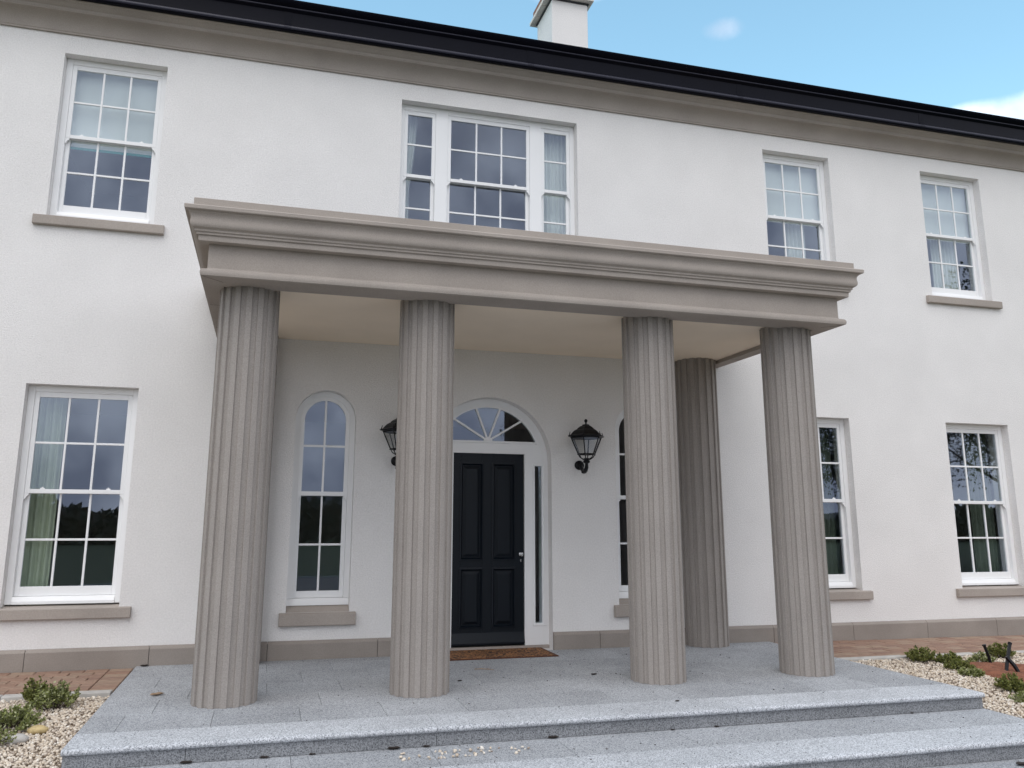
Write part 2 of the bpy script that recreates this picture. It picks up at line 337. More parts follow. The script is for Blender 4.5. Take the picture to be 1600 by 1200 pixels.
kerb = tag(MB().box(-9.5, -3.455, -1.305, -1.203, -.45, -.02).box(3.455, 10.5, -1.305, -1.203, -.45, -.05).build('path_kerb', M['sand']), kind='structure')
for s in (-1, 1):
    x = 3.457; first = .80
    while x < 9.4:
        ln_ = first; first = .915
        a, b = sorted((s * x, s * (x + ln_ - .006))); zt = (.004 if s < 0 else bz(x) + .004)
        MB().box(a, b, -1.308, -1.200, -.3, zt).build('kerb_stone', M['kerb'], kerb, bevel=.008); x += ln_

# ------------------------------------------------------------------ granite platform and steps
XS = 3.44
steps = tag(empty('entrance_steps', (0, -2, 0)), 'speckled grey granite platform with wide bullnosed steps under the columns', 'steps')
steps_inv = Matrix.Translation((0, 2, 0))
def sp(b, name, mt, bevel=.0, **k):
    o = b.build(name, mt, steps, bevel=bevel, **k); o.matrix_parent_inverse = steps_inv; return o
sp(MB().box(-XS + .02, XS - .02, -3.05, -.03, -.45, -.034).box(-XS + .02, XS - .02, -3.95, -3.07, -.45, -.160).box(-XS + .02, XS - .02, -4.85, -3.97, -.6, -.288), 'step_core', M['joint2'])
G = .0013
def slab(x0, x1, y0, y1, zt, th=.03, nose=False, mt='granite'):
    b = MB()
    if not nose: b.box(x0 + G, x1 - G, y0 + G, y1 - G, zt - th, zt)
    else:
        pr = [(y1 - G, zt - th), (y1 - G, zt)]; r = th / 2
        for k in range(0, 9):
            a = PI / 2 + PI * k / 8; pr.append((y0 + r + r * math.cos(a), zt - r + r * math.sin(a)))
        b.prism(pr, 'x', x0 + G, x1 - G)
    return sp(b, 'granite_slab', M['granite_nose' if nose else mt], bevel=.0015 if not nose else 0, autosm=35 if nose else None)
rows = [-.03, -.21, -.71, -1.21, -1.71, -2.21, -2.71]
for i in range(6):
    off = [.35, 0, .3, .1, .4, .23][i]
    xs_ = [-XS]; x = -XS + (off if off > .1 else .6)
    while x < XS - .12: xs_.append(x); x += .6
    xs_.append(XS)
    for a, b in zip(xs_[:-1], xs_[1:]): slab(a, b, rows[i + 1], rows[i], 0)
def front(y0, y1, zt, js):
    for a, b in zip(js[:-1], js[1:]): slab(a, b, y0, y1, zt, th=.038, nose=True)
front(-3.11, -2.71, 0, [-XS, -1.127, 1.158, XS])
def riser(y, z0, z1, js):
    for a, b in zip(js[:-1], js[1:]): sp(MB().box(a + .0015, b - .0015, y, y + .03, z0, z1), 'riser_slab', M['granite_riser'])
H1 = .124
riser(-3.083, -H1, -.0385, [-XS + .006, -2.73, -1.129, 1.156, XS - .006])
js = [-XS]; x = -XS + .45
while x < XS - .12: js.append(x); x += .9
js.append(XS)
for a, b in zip(js[:-1], js[1:]): slab(a, b, -3.56, -3.086, -H1)
front(-3.98, -3.56, -H1, [-XS, -1.1, 1.19, XS])
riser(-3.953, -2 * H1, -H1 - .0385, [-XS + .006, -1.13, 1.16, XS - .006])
for a, b in zip(js[:-1], js[1:]): slab(a, b, -4.43, -3.956, -2 * H1)
front(-4.85, -4.43, -2 * H1, [-XS, -1.15, 1.15, XS])
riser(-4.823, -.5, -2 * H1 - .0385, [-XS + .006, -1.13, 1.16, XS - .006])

# ------------------------------------------------------------------ house
house = tag(empty('house', (0, 0, 0)), 'two-storey white rendered house with taupe stone columned porch, sash windows and dark front door', 'house')
ZC = 6.478; X0, X1 = -9.2, 9.4; WT = .34
WC = [-4.157, 4.303, 6.838]; WW = 1.0269; HW = WW / 2
UZ0, UZ1, LZ0, LZ1 = 4.44, 6.2625, .565, 2.685
TC_, TW = .05, 1.10
DXC, DR, DSP = .06, .715, 2.035          # door arch: centre, radius, spring height
AR, ASP = .3175, 2.43; AXL, AXR = -1.762, 1.886
def arch(xc, r, z0, zs, n=28):
    return [(xc - r, z0), (xc - r, zs)] + [(xc - r * math.cos(PI * i / n), zs + r * math.sin(PI * i / n)) for i in range(1, n)] + [(xc + r, zs), (xc + r, z0)]
holes = []
for x in WC + [-6.70]:
    holes.append([(x-HW,UZ0-.0155),(x-HW,UZ1),(x+HW,UZ1),(x+HW,UZ0-.0155)]); holes.append([(x-HW,LZ0-.0155),(x-HW,LZ1),(x+HW,LZ1),(x+HW,LZ0-.0155)])
holes.append([(TC_-TW,UZ0-.0155),(TC_-TW,UZ1+.002),(TC_+TW,UZ1+.002),(TC_+TW,UZ0-.0155)])
holes.append(arch(AXL, AR, .4525, ASP)); holes.append(arch(AXR, AR, .4525, ASP))
wl = MB()
# split the facade in columns so the tessellation stays well behaved; the door hole opens at the bottom
outer = [(X0,-.4),(X0,ZC+.35),(X1,ZC+.35),(X1,-.4)]
door_hole = arch(DXC, DR, .001, DSP, 40)
hs = holes + [door_hole]
loops = [[Vector((a, b, 0)) for a, b in outer]] + [[Vector((a, b, 0)) for a, b in h] for h in hs]
tris = tessellate_polygon(loops); flat = [p for lp in loops for p in lp]
wl.add([(p.x, 0, p.y) for p in flat], [tuple(t_) for t_ in tris]); wl.add([(p.x, WT, p.y) for p in flat], [tuple(reversed(t_)) for t_ in tris])
for h in hs + [outer]:
    n_ = len(h); wl.add([(a, 0, b) for a, b in h] + [(a, WT, b) for a, b in h], [(i, (i + 1) % n_, (i + 1) % n_ + n_, i + n_) for i in range(n_)])
wall = wl.build('front_wall', M['render'], house)
b = MB().box(X0, X0 + .3, WT, 8.7, -.4, ZC + .35).box(X1 - .3, X1, WT, 8.7, -.4, ZC + .35).box(X0, X1, 8.7, 9.0, -.4, ZC + .35)
b.build('side_wall', M['render'], house)
b = MB().box(X0 + .3, X1 - .3, 4.6, 4.7, 0, 6.5)
for x in (-5.4, -2.5, 2.6, 5.6): b.box(x, x + .1, WT, 4.6, .0, 6.5)
b.build('interior_wall', M['inner'], house)
MB().box(X0 + .3, X1 - .3, WT, 8.7, -.1, .0).box(X0 + .3, X1 - .3, WT, 8.7, 3.0, 3.3).build('interior_floor', M['floor'], house)
MB().box(X0 + .3, X1 - .3, WT, 8.7, 6.45, 6.6).box(X0 + .3, X1 - .3, WT, 4.6, 2.93, 2.997).build('interior_ceiling', M['ceil'], house)
# roof
tp = math.tan(math.radians(24))
ro = MB(); ro.add([(X0-.3,-.27,7.055),(X1+.3,-.27,7.055),(X1+.3,4.5,7.055+4.855*tp),(X0-.3,4.5,7.055+4.855*tp),(X1+.3,9.3,7.055),(X0-.3,9.3,7.055),
                  (X0-.3,-.27,6.88),(X1+.3,-.27,6.88),(X1+.3,9.3,6.88),(X0-.3,9.3,6.88)], [(0,1,2,3),(3,2,4,5),(0,3,5,9,6),(1,7,8,4,2),(0,6,7,1),(5,4,8,9),(6,9,8,7)])
roof = ro.build('roof', M['slate'], house)
# eaves cornice and gutter profiles (y, z)
def arc(cx, cz, r, a0, a1, n=8): return [(cx + r * math.cos(math.radians(a0 + (a1 - a0) * i / n)), cz + r * math.sin(math.radians(a0 + (a1 - a0) * i / n))) for i in range(n + 1)]
pr = [(-.002,6.479),(-.022,6.479),(-.024,6.497),(-.030,6.503)]
pr += [(-.030 - .138 * (1 - math.cos(t_)), 6.503 + .152 * math.sin(t_)) for t_ in np.linspace(0.08, PI / 2, 10)]
pr += [(-.170,6.666),(-.176,6.667),(-.176,6.690),(-.184,6.697),(-.196,6.704),(-.210,6.714),(-.222,6.727),(-.234,6.734),(-.256,6.738),(-.256,6.765),(-.24,6.86),(-.002,6.86)]
MB().prism(pr, 'x', X0 - .25, X1 + .25).build('eaves_cornice', M['stone'], house, autosm=28)
pr = [(-.235,6.767),(-.262,6.758),(-.262,6.742)] + [(-.292 - .03 * math.sin(math.radians(a)), 6.768 - .03 * math.cos(math.radians(a))) for a in range(0, 151, 15)] + [(-.305,6.812),(-.305,6.965),(-.318,6.975),(-.334,6.992),(-.338,7.005),(-.330,7.015),(-.345,7.028),(-.365,7.045),(-.378,7.066),(-.380,7.082),(-.360,7.086),(-.350,7.06),(-.235,7.04)]
gut = MB().prism(pr, 'x', X0 - .28, X1 + .28).build('gutter', M['gutter'], house, autosm=25)
MB().tube([(X0 - .281, -.2975, 6.772), (X1 + .281, -.2975, 6.772)], .0285, 20).build('gutter_bead', M['gutter_bead'], gut, autosm=60)
MB().tube([(X0 - .281, -.330, 7.000), (X1 + .281, -.330, 7.000)], .0095, 10).build('gutter_lip', M['gutter_bead'], gut, autosm=60)
for i in range(7):
    x = X0 + 1.1 + i * 2.85
    MB().prism([(-.2355, 6.758), (-.2625, 6.742), (-.292, 6.7375), (-.3225, 6.757), (-.3265, 6.775), (-.307, 6.812), (-.307, 6.97), (-.30, 6.97), (-.30, 6.80), (-.2355, 6.80)], 'x', x - .04, x + .04).build('gutter_union', M['gutter'], gut)
# chimney
ch = MB().box(1.72, 2.346, 2.5, 3.27, 7.6, 9.78).build('chimney', M['render'], house, bevel=.012)
MB().box(1.70, 2.366, 2.48, 3.29, 9.782, 9.802).build('chimney_moulding', M['slate'], ch, bevel=.004)
MB().box(1.66, 2.39, 2.45, 3.32, 9.86, 10.05).build('chimney_head', M['paver_plain'], ch, bevel=.01)
for i in range(2):
    for j in range(3):
        x0 = 1.61 + i * .410; y0 = 2.40 + j * .325
        MB().box(x0, x0 + .404, y0, y0 + .318, 9.803, 9.87).build('capstone', M['capstone'], ch, bevel=.012)
MB().lathe([(.11,0),(.12,.05),(.10,.1),(.10,.42),(.12,.45),(.11,.48)], (2.03, 2.7, 10.05), 20).build('chimney_pot', M['rust'], ch, autosm=40)
MB().lathe([(.11,0),(.12,.05),(.10,.1),(.10,.42),(.12,.45),(.11,.48)], (2.03, 3.1, 10.05), 20).build('chimney_pot', M['rust'], ch, autosm=40)
# plinth stones
pj = [X0,-8.75,-7.66,-6.58,-5.50,-4.41,-3.335,-2.242,-1.145,DXC-DR]
pj2 = [DXC+DR,1.315,2.405,3.510,4.61,5.693,6.764,7.85,X1]
for J in (pj, pj2):
    for a, b in zip(J[:-1], J[1:]):
        g0 = .0022; cc = .02
        MB().prism([(-.001,-.4),(-.001,.183),(-.010,.181),(-.024,.170),(-.040,.153),(-.040,-.4)], 'x', a + g0 * (a != DXC + DR), b - g0 * (b != DXC - DR)).build('plinth_stone', M['plinth'], house, bevel=.003)
MB().box(X0, DXC - DR - .001, -.026, -.0005, -.4, .158).box(DXC + DR + .001, X1, -.026, -.0005, -.4, .158).build('plinth_mortar', M['joint'], house)

# ------------------------------------------------------------------ sash windows
def sub(b, name, mt, par, **k): return b.build(name, mt, par, **k)
def pane(x0, x1, y, z0, z1, par): return MB().box(x0, x1, y, y + .004, z0, z1).build('pane', M['glass'], par)
def sashes(xl, xr, z0, z1, cols, par):
    """pair of sliding sashes between the box frame edges: xl,xr sight edges of the box, z0 top of timber sill, z1 head"""
    gl, gr = xl + .044, xr - .042; zm = z0 + (z1 - z0) * .4935            # meeting rail, bottom
    st = .022
    # upper sash (outer): y .118-.150
    def sash(ya, yb, za, zb, zga, zgb, horn):
        b = MB(); b.box(xl + .001, gl, ya, yb, za, zb).box(gr, xr - .001, ya, yb, za, zb).box(gl, gr, ya, yb, zgb, zb).box(gl, gr, ya, yb, za, zga)
        wv_ = (gr - gl) / cols
        for i in range(1, cols): b.box(gl + i * wv_ - .0105, gl + i * wv_ + .0105, ya + .006, yb - .004, zga, zgb)
        zc = (zga + zgb) / 2
        for i in range(cols):
            b.box(gl + i * wv_ + (.0105 if i else 0), gl + (i + 1) * wv_ - (.0105 if i < cols - 1 else 0), ya + .006, yb - .004, zc - .0105, zc + .0105)
        # putty chamfer round each light
        s = b.build('sash', M['paint'], par, bevel=.003)
        for i in range(cols):
            for (p0, p1) in ((zga, zc - .0105), (zc + .0105, zgb)):
                pane(gl + i * wv_ + (.0105 if i else 0), gl + (i + 1) * wv_ - (.0105 if i < cols - 1 else 0), yb - .016, p0, p1, par)
        if horn:
            for sgn, x in ((1, xl + .001), (-1, xr - .001)):
                prh = [(0,0),(.040,0),(.040,-.012),(.033,-.022),(.022,-.030),(.016,-.042),(.010,-.052),(0,-.058)]
                MB().prism([(x + sgn * a, za - .0005 + c_) for a, c_ in prh], 'y', ya + .001, yb - .006).build('sash_horn', M['paint'], par)
        return s
    sash(.116, .148, zm, z1, zm + .040, z1 - .052, True)
    sash(.156, .190, z0 + .001, zm + .040, z0 + .088, zm - .002, False)
    if xr - xl > .6:
        for fx in (.17, .83):
            x = xl + (xr - xl) * fx
            MB().box(x - .02, x + .02, .126, .142, zm + .0405, zm + .052).box(x - .008, x + .008, .128, .140, zm + .052, zm + .062).build('sash_fastener', M['paint'], par, bevel=.003)
def stone_sill(xa, xb, zt, par, h=.099, ybk=.108):
    MB().prism([(ybk, zt + .018),(ybk, zt - .06),(-.0015, zt - .06),(-.0015, zt - h),(-.0465, zt - h),(-.0515, zt - h + .008),(-.0515, zt),(-.001, zt + .005)], 'x', xa, xb)
    b = MB(); b.prism([(-.0015, zt + .006),(-.0015, zt - h),(-.044, zt - h),(-.0515, zt - h + .008),(-.0515, zt)], 'x', xa - .1107, xb + .1107)
    b.prism([(ybk + .04, zt + .022),(ybk + .04, zt - .02),(-.001, zt - .02),(-.001, zt + .0055)], 'x', xa + .001, xb - .001)
    return b.build('sill', M['stone'], par, bevel=.003)
def sash_window(xc, z0, z1, label):
    win = empty('window', (0, 0, 0)); 
    f = MB(); xa, xb = xc - HW + .001, xc + HW - .001
    bl = .0625; zb = z0 + .012; zh = z1 - .001
    ya, yb = .1072, .20
    f.box(xa, xa + bl, ya, yb, zb, zh).box(xb - bl, xb, ya, yb, zb, zh).box(xa + bl, xb - bl, ya, yb, zh - bl, zh)
    f.prism([(.090, zb), (.090, zb + .028), (.112, zb + .070), (yb, zb + .072), (yb, zb)], 'x', xa + bl, xb - bl)
    bpy.data.objects.remove(win)
    win = f.build('window', M['paint'], house, bevel=.004); win['label'] = label
    sashes(xa + bl, xb - bl, zb + .072, zh - bl, 3, win)
    stone_sill(xc - HW, xc + HW, z0 - .021, win)
    return win
sash_window(WC[0], UZ0, UZ1, 'sash window with white blind half down, upper storey left of the porch')
sash_window(WC[1], UZ0, UZ1, 'sash window partly hidden by the right end of the porch roof')
sash_window(WC[2], UZ0, UZ1, 'sash window at the right end of the upper storey')
sash_window(WC[0], LZ0, LZ1, 'ground floor sash window left of the porch')
sash_window(WC[1], LZ0, LZ1, 'ground floor sash window half behind the rightmost front column')
sash_window(WC[2], LZ0, LZ1, 'ground floor sash window at the right end of the front')
sash_window(-6.70, UZ0, UZ1, 'upper sash window beyond the left edge of the picture')
sash_window(-6.70, LZ0, LZ1, 'ground floor sash window beyond the left edge of the picture')
# triple window
f = MB(); ya, yb = .1072, .20; zb, zh = UZ0 + .012, UZ1 + .001; xa, xb = TC_ - TW + .001, TC_ + TW - .001
cells = [(-.998, -.618), (-.470, .566), (.715, 1.092)]
ed = [xa] + [v for c_ in cells for v in c_] + [xb]
for i in range(0, 8, 2): f.box(ed[i], ed[i + 1], ya, yb, zb, zh)
for a, b in cells:
    f.box(a, b, ya, yb, zh - .070, zh); f.prism([(.090, zb), (.090, zb + .028), (.112, zb + .070), (yb, zb + .072), (yb, zb)], 'x', a, b)
win = f.build('window', M['paint'], house, bevel=.004); win['label'] = 'wide three-light sash window over the porch'
for (a, b), n_ in zip(cells, (1, 3, 1)): sashes(a, b, zb + .072, zh - .070, n_, win)
stone_sill(TC_ - TW, TC_ + TW, UZ0 - .021, win)
# arched windows
def ring(b, xc, r0, r1, zs, ya, yb, z0a, z0b, n=28):
    """arched band between radius r0 and r1 with legs down to z0"""
    o1 = arch(xc, r1, z0b, zs, n); o0 = arch(xc, r0, z0a, zs, n); k = len(o1)
    vs = [(p[0], ya, p[1]) for p in o1] + [(p[0], ya, p[1]) for p in o0] + [(p[0], yb, p[1]) for p in o1] + [(p[0], yb, p[1]) for p in o0]
    fs = []
    for i in range(k - 1):
        fs += [(i, i + 1, k + i + 1, k + i), (2*k+i, 3*k+i, 3*k+i+1, 2*k+i+1), (i, 2*k+i, 2*k+i+1, i+1), (k+i, k+i+1, 3*k+i+1, 3*k+i)]
    fs += [(0, k, 3*k, 2*k), (k-1, 3*k-1, 4*k-1, 2*k-1)]
    b.add(vs, fs)
def arched_window(xc, label):
    f = MB(); z0 = .512; zs = ASP
    ring(f, xc, .262, AR - .001, zs, .1072, .20, z0 + .07, z0 + .07)
    f.prism([(.090, z0), (.090, z0 + .028), (.112, z0 + .068), (.20, z0 + .07), (.20, z0)], 'x', xc - AR + .001, xc + AR - .001)
    win = f.build('window', M['paint'], house, autosm=35); win['label'] = label
    g = .2185; zm = 1.632
    u = MB(); ring(u, xc, g, .261, zs, .116, .148, zm, zm)
    u.box(xc - g, xc + g, .117, .147, zm, zm + .042)
    u.box(xc - .0105, xc + .0105, .122, .144, zm + .042, zs + g + .004).box(xc - g, xc - .0105, .1225, .1435, 2.145, 2.167).box(xc + .0105, xc + g, .1225, .1435, 2.145, 2.167)
    u.build('sash', M['paint'], win, autosm=35)
    pl = [(xc - g, 2.167), (xc - g, zs)] + [(xc - g * math.cos(a), zs + g * math.sin(a)) for a in np.linspace(.1, PI / 2, 14)] + [(xc, 2.167)]
    MB().prism([(p[0] - .010, p[1]) if i > 1 else p for i, p in enumerate(pl)], 'y', .132, .136).build('pane', M['glass'], win)
    MB().prism([(2 * xc - ((p[0] - .010) if i > 1 else p[0]), p[1]) for i, p in enumerate(pl)], 'y', .132, .136).build('pane', M['glass'], win)
    for sg in (-1, 1): pane(*sorted((xc + sg * .0105, xc + sg * g)), .132, zm + .042, 2.145, win)
    lw = MB(); z0s = z0 + .071
    lw.box(xc - .261, xc - g, .156, .19, z0s, zm + .03).box(xc + g, xc + .261, .156, .19, z0s, zm + .03).box(xc - g, xc + g, .156, .19, z0s, z0s + .068).box(xc - g, xc + g, .156, .19, zm - .004, zm + .03)
    lw.box(xc - .0105, xc + .0105, .162, .186, z0s + .068, zm - .004).box(xc - g, xc - .0105, .1625, .1855, 1.112, 1.134).box(xc + .0105, xc + g, .1625, .1855, 1.112, 1.134)
    lw.build('sash', M['paint'], win, bevel=.003)
    for sg in (-1, 1):
        a, b = sorted((xc + sg * .0105, xc + sg * g)); pane(a, b, .172, z0s + .068, 1.112, win); pane(a, b, .172, 1.134, zm - .004, win)
    for sg, x in ((1, xc - .260), (-1, xc + .260)):
        prh = [(0,0),(.040,0),(.040,-.012),(.033,-.022),(.022,-.030),(.016,-.042),(.010,-.052),(0,-.058)]
        MB().prism([(x + sg * a, zm - .0005 + c_) for a, c_ in prh], 'y', .117, .142).build('sash_horn', M['paint'], win)
    b = MB(); b.prism([(-.0015, .452),(-.0015, .322),(-.044, .322),(-.0515, .330),(-.0515, .438)], 'x', xc - AR - .066, xc + AR + .066)
    b.prism([(.15, .512),(.15, .44),(-.001, .44),(-.001, .4515),(.10, .508)], 'x', xc - AR + .001, xc + AR - .001)
    b.build('sill', M['stone'], win, bevel=.003)
    # render roll around the opening
    rb = MB(); n_ = 28; pts = arch(xc, AR + .016, .46, ASP, n_)
    return win
arched_window(AXL, 'arched sash window left of the front door')
arched_window(AXR, 'arched sash window right of the front door, mostly behind a column')

# ------------------------------------------------------------------ front door in its arch
f = MB(); ring(f, DXC, .640, DR - .001, DSP, .130, .24, .036, .036, 40)
# solid frame: jambs and posts, transom
dl, dr_ = -.335, .4955; tz0, tz1 = 2.127, 2.245
sl0, sl1 = .617, .712; sz0, sz1 = .266, 1.995      # sidelight sight size
for s in (1, -1):
    def X(a): return a if s > 0 else 2 * .08 - a
    def bx(a, b, z0, z1, yy=.132): f.box(*sorted((X(a), X(b))), yy, .24, z0, z1)
    bx(dr_, sl0, .036, tz1); bx(sl0, sl1, .036, sz0); bx(sl0, sl1, sz1, tz1)
f.box(sl1, DXC + DR - .003, .131, .24, .036, tz1); f.box(DXC - DR + .003, .16 - sl1, .131, .24, .036, tz1)
f.box(dl, dr_, .1325, .24, tz0, tz1)
# fill between arch band and transom at the shoulders
dframe = f.build('door_frame', M['paint'], house, autosm=30)
mo = MB()
for s in (1, -1):
    def X(a): return a if s > 0 else 2 * .08 - a
    for (a, b, c_, d_) in ((sl0 - .028, sl0 - .001, sz0 - .028, sz1 + .028), (sl1 + .001, sl1 + .028, sz0 - .028, sz1 + .028), (sl0 - .001, sl1 + .001, sz0 - .028, sz0 - .001), (sl0 - .001, sl1 + .001, sz1 + .001, sz1 + .028)):
        mo.box(*sorted((X(a), X(b))), .120, .1325, c_, d_)
    x0_, x1_ = sorted((X(sl0), X(sl1))); pane(x0_, x1_, .150, sz0, sz1, dframe)
mo.build('sidelight_moulding', M['paint'], dframe, bevel=.004)
# fanlight
fr_ = .612; zb_ = tz1 + .022; half = math.sqrt(fr_ ** 2 - (zb_ - DSP) ** 2)
fl = MB(); a0 = math.asin((tz1 + .001 - DSP) / .638); ks = 36
vs = []; fs = []
for i in range(ks + 1):
    a = a0 + (PI - 2 * a0) * i / ks
    for r_ in (.6385, fr_):
        for y in (.118, .17): vs.append((DXC + r_ * math.cos(a), y, DSP + r_ * math.sin(a)))
for i in range(ks):
    k = 4 * i; fs += [(k, k + 4, k + 6, k + 2), (k + 1, k + 3, k + 7, k + 5), (k, k + 1, k + 5, k + 4), (k + 2, k + 6, k + 7, k + 3)]
fs += [(0, 2, 3, 1), (4*ks, 4*ks+1, 4*ks+3, 4*ks+2)]
fl.add(vs, fs); fl.box(DXC - half, DXC + half, .1185, .168, tz1 + .0005, zb_)
fl_o = fl.build('fanlight', M['paint'], dframe, autosm=30)
hub = (DXC, zb_ + .0)
hb = MB(); hb.prism([(DXC + .05 * math.cos(a), zb_ + .0005 + .045 * math.sin(a)) for a in np.linspace(0, PI, 14)], 'y', .116, .16)
ang = [31, 69, 111, 149]
for a in ang:
    a = math.radians(a); dx, dz = math.cos(a), math.sin(a)
    # distance from hub to the glazing circle
    B = dx * 0 + dz * (hub[1] - DSP); Cc = (hub[1] - DSP) ** 2 - fr_ ** 2; tt = -B + math.sqrt(B * B - Cc)
    px, pz = -dz * .011, dx * .011
    hb.prism([(hub[0] + dx * .03 + px, hub[1] + dz * .03 + pz), (hub[0] + dx * .03 - px, hub[1] + dz * .03 - pz), (hub[0] + dx * (tt + .005) - px, hub[1] + dz * (tt + .005) - pz), (hub[0] + dx * (tt + .005) + px, hub[1] + dz * (tt + .005) + pz)], 'y', .121, .158)
hb.build('fan_bars', M['paint'], dframe, bevel=.003)
bounds = [math.radians(a) for a in [0] + ang + [180]]
for i in range(5):
    n_ = 8; pts = [(hub[0], hub[1] + .004)]
    for k in range(n_ + 1):
        a = bounds[i] + (bounds[i + 1] - bounds[i]) * k / n_; dz = math.sin(a); B = dz * (hub[1] - DSP); tt = -B + math.sqrt(B * B - (hub[1] - DSP) ** 2 + fr_ ** 2)
        pts.append((hub[0] + math.cos(a) * (tt + .003), hub[1] + .001 + dz * (tt + .003)))
    MB().prism(pts, 'y', .142, .146).build('pane', M['glass'], dframe)
# door leaf
dm = MB(); L0, L1_ = dl + .002, dr_ - .002; Z0, Z1_ = .042, tz0 - .002; yd, yk = .158, .205
pan = [(-.238, .008, .955, 2.012), (.132, .382, .955, 2.012), (-.238, .008, .235, .855), (.132, .382, .235, .855)]
# stiles and rails round the four recessed panels
dm.box(L0, -.238, yd, yk, Z0, Z1_).box(.382, L1_, yd, yk, Z0, Z1_).box(.008, .132, yd, yk, Z0, Z1_)
for a, b in ((-.238, .008), (.132, .382)):
    dm.box(a, b, yd, yk, Z0, .235).box(a, b, yd, yk, .855, .955).box(a, b, yd, yk, 2.012, Z1_)
door = dm.build('door', M['door'], house, bevel=.002)
door['label'] = 'dark navy four-panel front door'
for (a, b, c_, d_) in pan:
    pb = MB()
    # moulding frame: sloped from stile face into recess, then raised field
    def rect(i, y): return [(a + i, y, c_ + i), (b - i, y, c_ + i), (b - i, y, d_ - i), (a + i, y, d_ - i)]
    levels = [rect(-.014, yd - .0005), rect(-.014, yd - .009), rect(.004, yd - .011), rect(.012, yd + .004), rect(.022, yd + .018), rect(.030, yd + .018), rect(.058, yd + .006), rect(.062, yd + .004)]
    vs = [p for lv in levels for p in lv]; fs = []
    for k in range(len(levels) - 1):
        for j in range(4): fs.append((4*k+j, 4*k+(j+1)%4, 4*k+4+(j+1)%4, 4*k+4+j))
    k = 4 * (len(levels) - 1); fs.append((k, k+1, k+2, k+3)); pb.add(vs, fs); pb.build('door_panel', M['door'], door)
MB().prism([(yd - .0005, .05), (yd - .036, .056), (yd - .036, .075), (yd - .022, .105), (yd - .008, .150), (yd - .0005, .180)], 'x', L0 + .004, L1_ - .004).build('weatherboard', M['door'], door, bevel=.003)
kn = MB().lathe([(.0, 0), (.020, 0), (.022, .004), (.012, .007), (.010, .014), (.021, .022), (.024, .031), (.017, .040), (.002, .043)], (0, 0, 0), 20)
ko = kn.build('door_knob', M['chrome'], door, autosm=40); ko.rotation_euler = (PI / 2, 0, 0); ko.location = (.456, yd - .001, 1.008)
MB().box(.450, .462, yd - .006, yd - .0005, .925, .955).build('keyhole_cover', M['chrome'], door, bevel=.002)
MB().box(DXC - DR + .003, DXC + DR - .003, .11, .26, .002, .034).build('threshold', M['stone'], house, bevel=.004)

# ------------------------------------------------------------------ porch: columns, entablature, ceiling
PO = .025; CA, CB, CY, CR, CH = 2.581, 1.067, -1.9195, .2436, 3.2421; ZCEIL = 3.285
def column_mesh(h, flip=0):
    b = MB(); nfl = 16; prof = []
    for i in range(nfl):
        a0 = 2 * PI * i / nfl
        for (fa, fr) in ((0.0, .0015), (.03, 0), (.46, 0), (.482, .0015), (.515, .0185), (.63, .0215), (.745, .0225), (.86, .0215), (.972, .0185)):
            prof.append((a0 + 2 * PI / nfl * (fa - .22), fr))
    for z, r in ((0, CR), (h * .33, CR * .9995), (h * .66, CR * .998), (h, CR * .994)):
        for a, d in prof: b.v.append(((r - d) * math.cos(a), (r - d) * math.sin(a), z))
    n_ = len(prof)
    for k in range(3):
        for j in range(n_): b.f.append((k*n_+j, k*n_+(j+1)%n_, (k+1)*n_+(j+1)%n_, (k+1)*n_+j))
    b.f.append(tuple(range(n_))[::-1]); b.f.append(tuple(3*n_ + j for j in range(n_)))
    return b
c0 = column_mesh(ZCEIL + .004).build('column', M['stone2'], house, autosm=22)
cols_ = [(PO - CA, CY), (PO - CB, CY), (PO + CB, CY), (PO + CA, CY), (PO + CA - .01, -.105), (PO - CA + .01, -.105)]
for i, (x, y) in enumerate(cols_):
    o = c0 if i == 0 else c0.copy()
    if i: C.objects.link(o); o.parent = house
    o.location = (x, y, .001); o.rotation_euler[2] = [.0, .13, .06, .19, .1, .0][i]
# mitred entablature, offset o from the frieze plane, height z
XF, YF = 2.9071, -2.3286
def sweep(profile, name, mt, closed_inner, par=house, autosm=30):
    """profile: (o,z) list from bottom inner round the outside to top inner; swept round left, front and right"""
    vs = []; k = len(profile)
    path_ = [(-1, 0, True), (-1, 1, False), (1, 1, False), (1, 0, True)]
    for (sx, fy, end) in path_:
        for (o_, z_) in profile:
            x = PO + sx * (XF + o_); y = (YF - o_) if fy else -.0008
            vs.append((x, y, z_))
    fs = []
    for s_ in range(3):
        for j in range(k):
            fs.append((s_*k+j, s_*k+(j+1)%k, (s_+1)*k+(j+1)%k, (s_+1)*k+j))
    fs.append(tuple(range(k))); fs.append(tuple(3*k+j for j in range(k))[::-1])
    return MB().add(vs, fs).build(name, mt, par, autosm=autosm)
